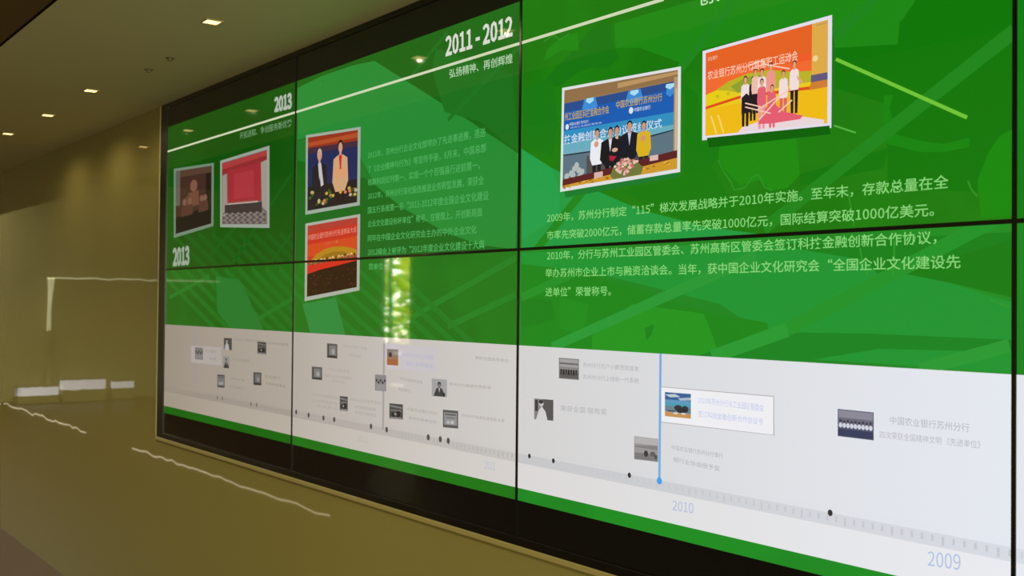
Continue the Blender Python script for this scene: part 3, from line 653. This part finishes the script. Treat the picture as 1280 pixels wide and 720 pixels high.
p.rect(0, 0, 1, 1, (96, 150, 190)); p.rect(0, 0, 1, .3, (58, 96, 150)); p.shape([(.0, .1), (.4, .05), (.6, .16), (.2, .2)], (190, 200, 206)); p.shape([(.5, .22), (1, .14), (1, .26), (.6, .3)], (170, 186, 196))
p.rect(0, .42, 1, .56, (70, 158, 176)); p.rect(0, .56, 1, .8, (106, 130, 140)); p.shape([(0, .78), (.4, .84), (1, .82), (1, 1), (0, 1)], (198, 146, 84))
p.ell(.52, .62, .16, .13, (52, 54, 62)); p.ell(.78, .64, .13, .14, (50, 50, 58)); p.ell(.65, .72, .2, .09, (44, 44, 52)); p.rect(.1, .74, .4, .78, (60, 56, 56)); p.ell(.42, .84, .1, .04, (226, 206, 190)); p.ell(.72, .83, .1, .04, (222, 204, 190)); p.done()
BLU = (186, 196, 236)
cap('2010年苏州分行与工业园区管委会', (873, 500), (955, 510), 8, 9, BLU); cap('签订科技金融创新合作协议书', (873, 517), (954, 527), 8, 9, BLU)
p = Pic('thumbnail_photo', (1047.5, 511), (1092.5, 515.5), (1092.5, 550.5), (1047.5, 545), label='small blue-grey photo of a seated row')
p.rect(0, 0, 1, 1, (80, 84, 108)); p.rect(.02, .03, .98, .34, (138, 136, 150)); p.rect(.02, .3, .98, .5, (106, 104, 122)); p.rect(.02, .72, .98, .97, (54, 60, 92))
for k in range(9): p.ell(.08+k*.105, .42+.02*(k % 2), .035, .05, (60, 54, 66)); p.ell(.08+k*.105, .58, .05, .09, (208, 212, 224))
p.done()
cap('中国农业银行苏州分行', (1113, 525), (1212, 535), 10, 11, (176, 178, 186)); cap('四次荣获全国精神文明 《先进单位》', (1100, 543), (1226, 556), 9, 10, (180, 182, 190))
text_line('year_mark', '2010', (841, 631.5), (867, 635.5), 12, 13, (172, 186, 220), 0); text_line('year_mark', '2009', (1160, 698), (1201, 703), 18, 20, (176, 192, 226), 0)
# second column
for a_ in ((409, 429, 422, 447, 'other', 11), (390, 458, 403, 474, 'other', 12), (425, 495, 435, 513, 'dark', 13), (469, 468, 483, 488, 'spots', 14), (487, 504, 504, 523, 'dark', 15), (540, 473, 559, 495, 'man', 16), (554, 512, 573, 534, 'paper', 17)):
    thumb(a_[0], a_[1], a_[2], a_[3], .09, a_[4], a_[5], .95)
poly('highlight_card', [(482.5, 430), (546, 434), (546, 466), (482.5, 461)], (198, 192, 196))
p = Pic('thumbnail_photo', (484, 436), (498, 437), (498, 457), (484, 456), label='small brown photo in the second boxed card'); p.rect(0, 0, 1, 1, (150, 112, 84)); p.rect(0, 0, 1, .4, (128, 120, 112)); p.ell(.3, .35, .16, .16, (60, 50, 50)); p.rect(0, .65, 1, 1, (160, 98, 58)); p.done()
GZ = (164, 158, 154)
for s, a_, b_ in (('苏州分行农户贷款', (429, 432), (459, 436)), ('上线系统', (436, 443), (451, 446)), ('市分行荣获称号', (411, 461), (437, 465)), ('中国农业银行 先进单位', (405, 469), (440, 473)), ('企业文化', (415, 475), (431, 478)),
                  ('苏州分行开展新服务', (391, 493), (423, 498)), ('业务转型发展', (390, 500), (423, 505)), ('先进单位', (396, 507), (422, 511)), ('举办企业文化节活动', (438, 499), (476, 504)), ('分行服务品牌', (443, 508), (470, 512)), ('争创文明单位', (444, 515), (471, 520)),
                  ('荣获全国服务品牌', (500, 473), (528, 478)), ('先进单位', (498, 486), (514, 489)), ('苏州分行荣获优秀称号', (562, 480), (614, 485)), ('中国农业银行苏州', (509, 511), (546, 517)), ('争创先进单位奖', (511, 522), (546, 528)), ('苏州分行年度先进表彰大会', (577, 519), (631, 526)), ('荣获全国优秀单位', (594, 447), (636, 451))):
    cap(s, a_, b_, 4, 4.6, GZ)
cap('苏州市分行与工业园区', (502, 443), (542, 447), 5, 5.5, (172, 172, 208)); cap('签订合作协议', (508, 454), (542, 458), 5, 5.5, (172, 172, 208))
text_line('year_mark', '2011', (606, 581), (619, 583), 9, 10, (178, 186, 204), 0); text_line('year_mark', '2012', (447, 548), (460, 550), 7, 8, (180, 174, 172), 0)
# first column
poly('highlight_card', [(239, 432), (277, 434), (277, 457), (239, 453)], (170, 162, 158))
for a_ in ((280, 422, 290, 437, 'portrait', 21), (322, 427, 333, 442, 'dark', 22), (244, 434, 254, 449, 'spots', 23), (279, 445, 287, 460, 'man', 24), (272, 468, 281, 484, 'paper', 25), (317, 465, 327, 481, 'other', 26)):
    thumb(*a_[:4], .08, a_[4], a_[5], .82)
GX = (138, 130, 122)
for s, a_, b_ in (('苏州分行荣获先进称号', (293, 424), (330, 427)), ('苏州分行服务', (335, 429), (361, 431)), ('农业银行', (257, 438), (271, 440)), ('先进', (262, 448), (270, 449)), ('企业文化建设', (291, 449), (312, 451)), ('苏州分行荣', (289, 473), (306, 476)), ('先进单位', (288, 483), (305, 486)), ('农业银行', (331, 470), (351, 473)), ('年度先进单位', (332, 479), (357, 483))):
    cap(s, a_, b_, 3.4, 3.8, GX)

# black outer frame of the video wall
fe = empty('video_wall_frame', (0, 0, ZC), label='thin black frame around the whole wall of screens', category='frame')
zb, zt_ = -.70, .694
link('frame_side', mesh('frame_side', [(FX0, 0, -.004, .08, zb, zt_)], m_dark, .0015), fe)
link('frame_side', mesh('frame_side', [(XR, XR+.075, -.004, .08, zb, zt_)], m_dark, .0015), fe)
link('frame_rail', mesh('frame_rail', [(0, XR, -.004, .08, .68, zt_)], m_dark, .0015), fe)
link('frame_rail', mesh('frame_rail', [(0, XR, -.004, .08, zb, -.68)], m_dark, .0015), fe)
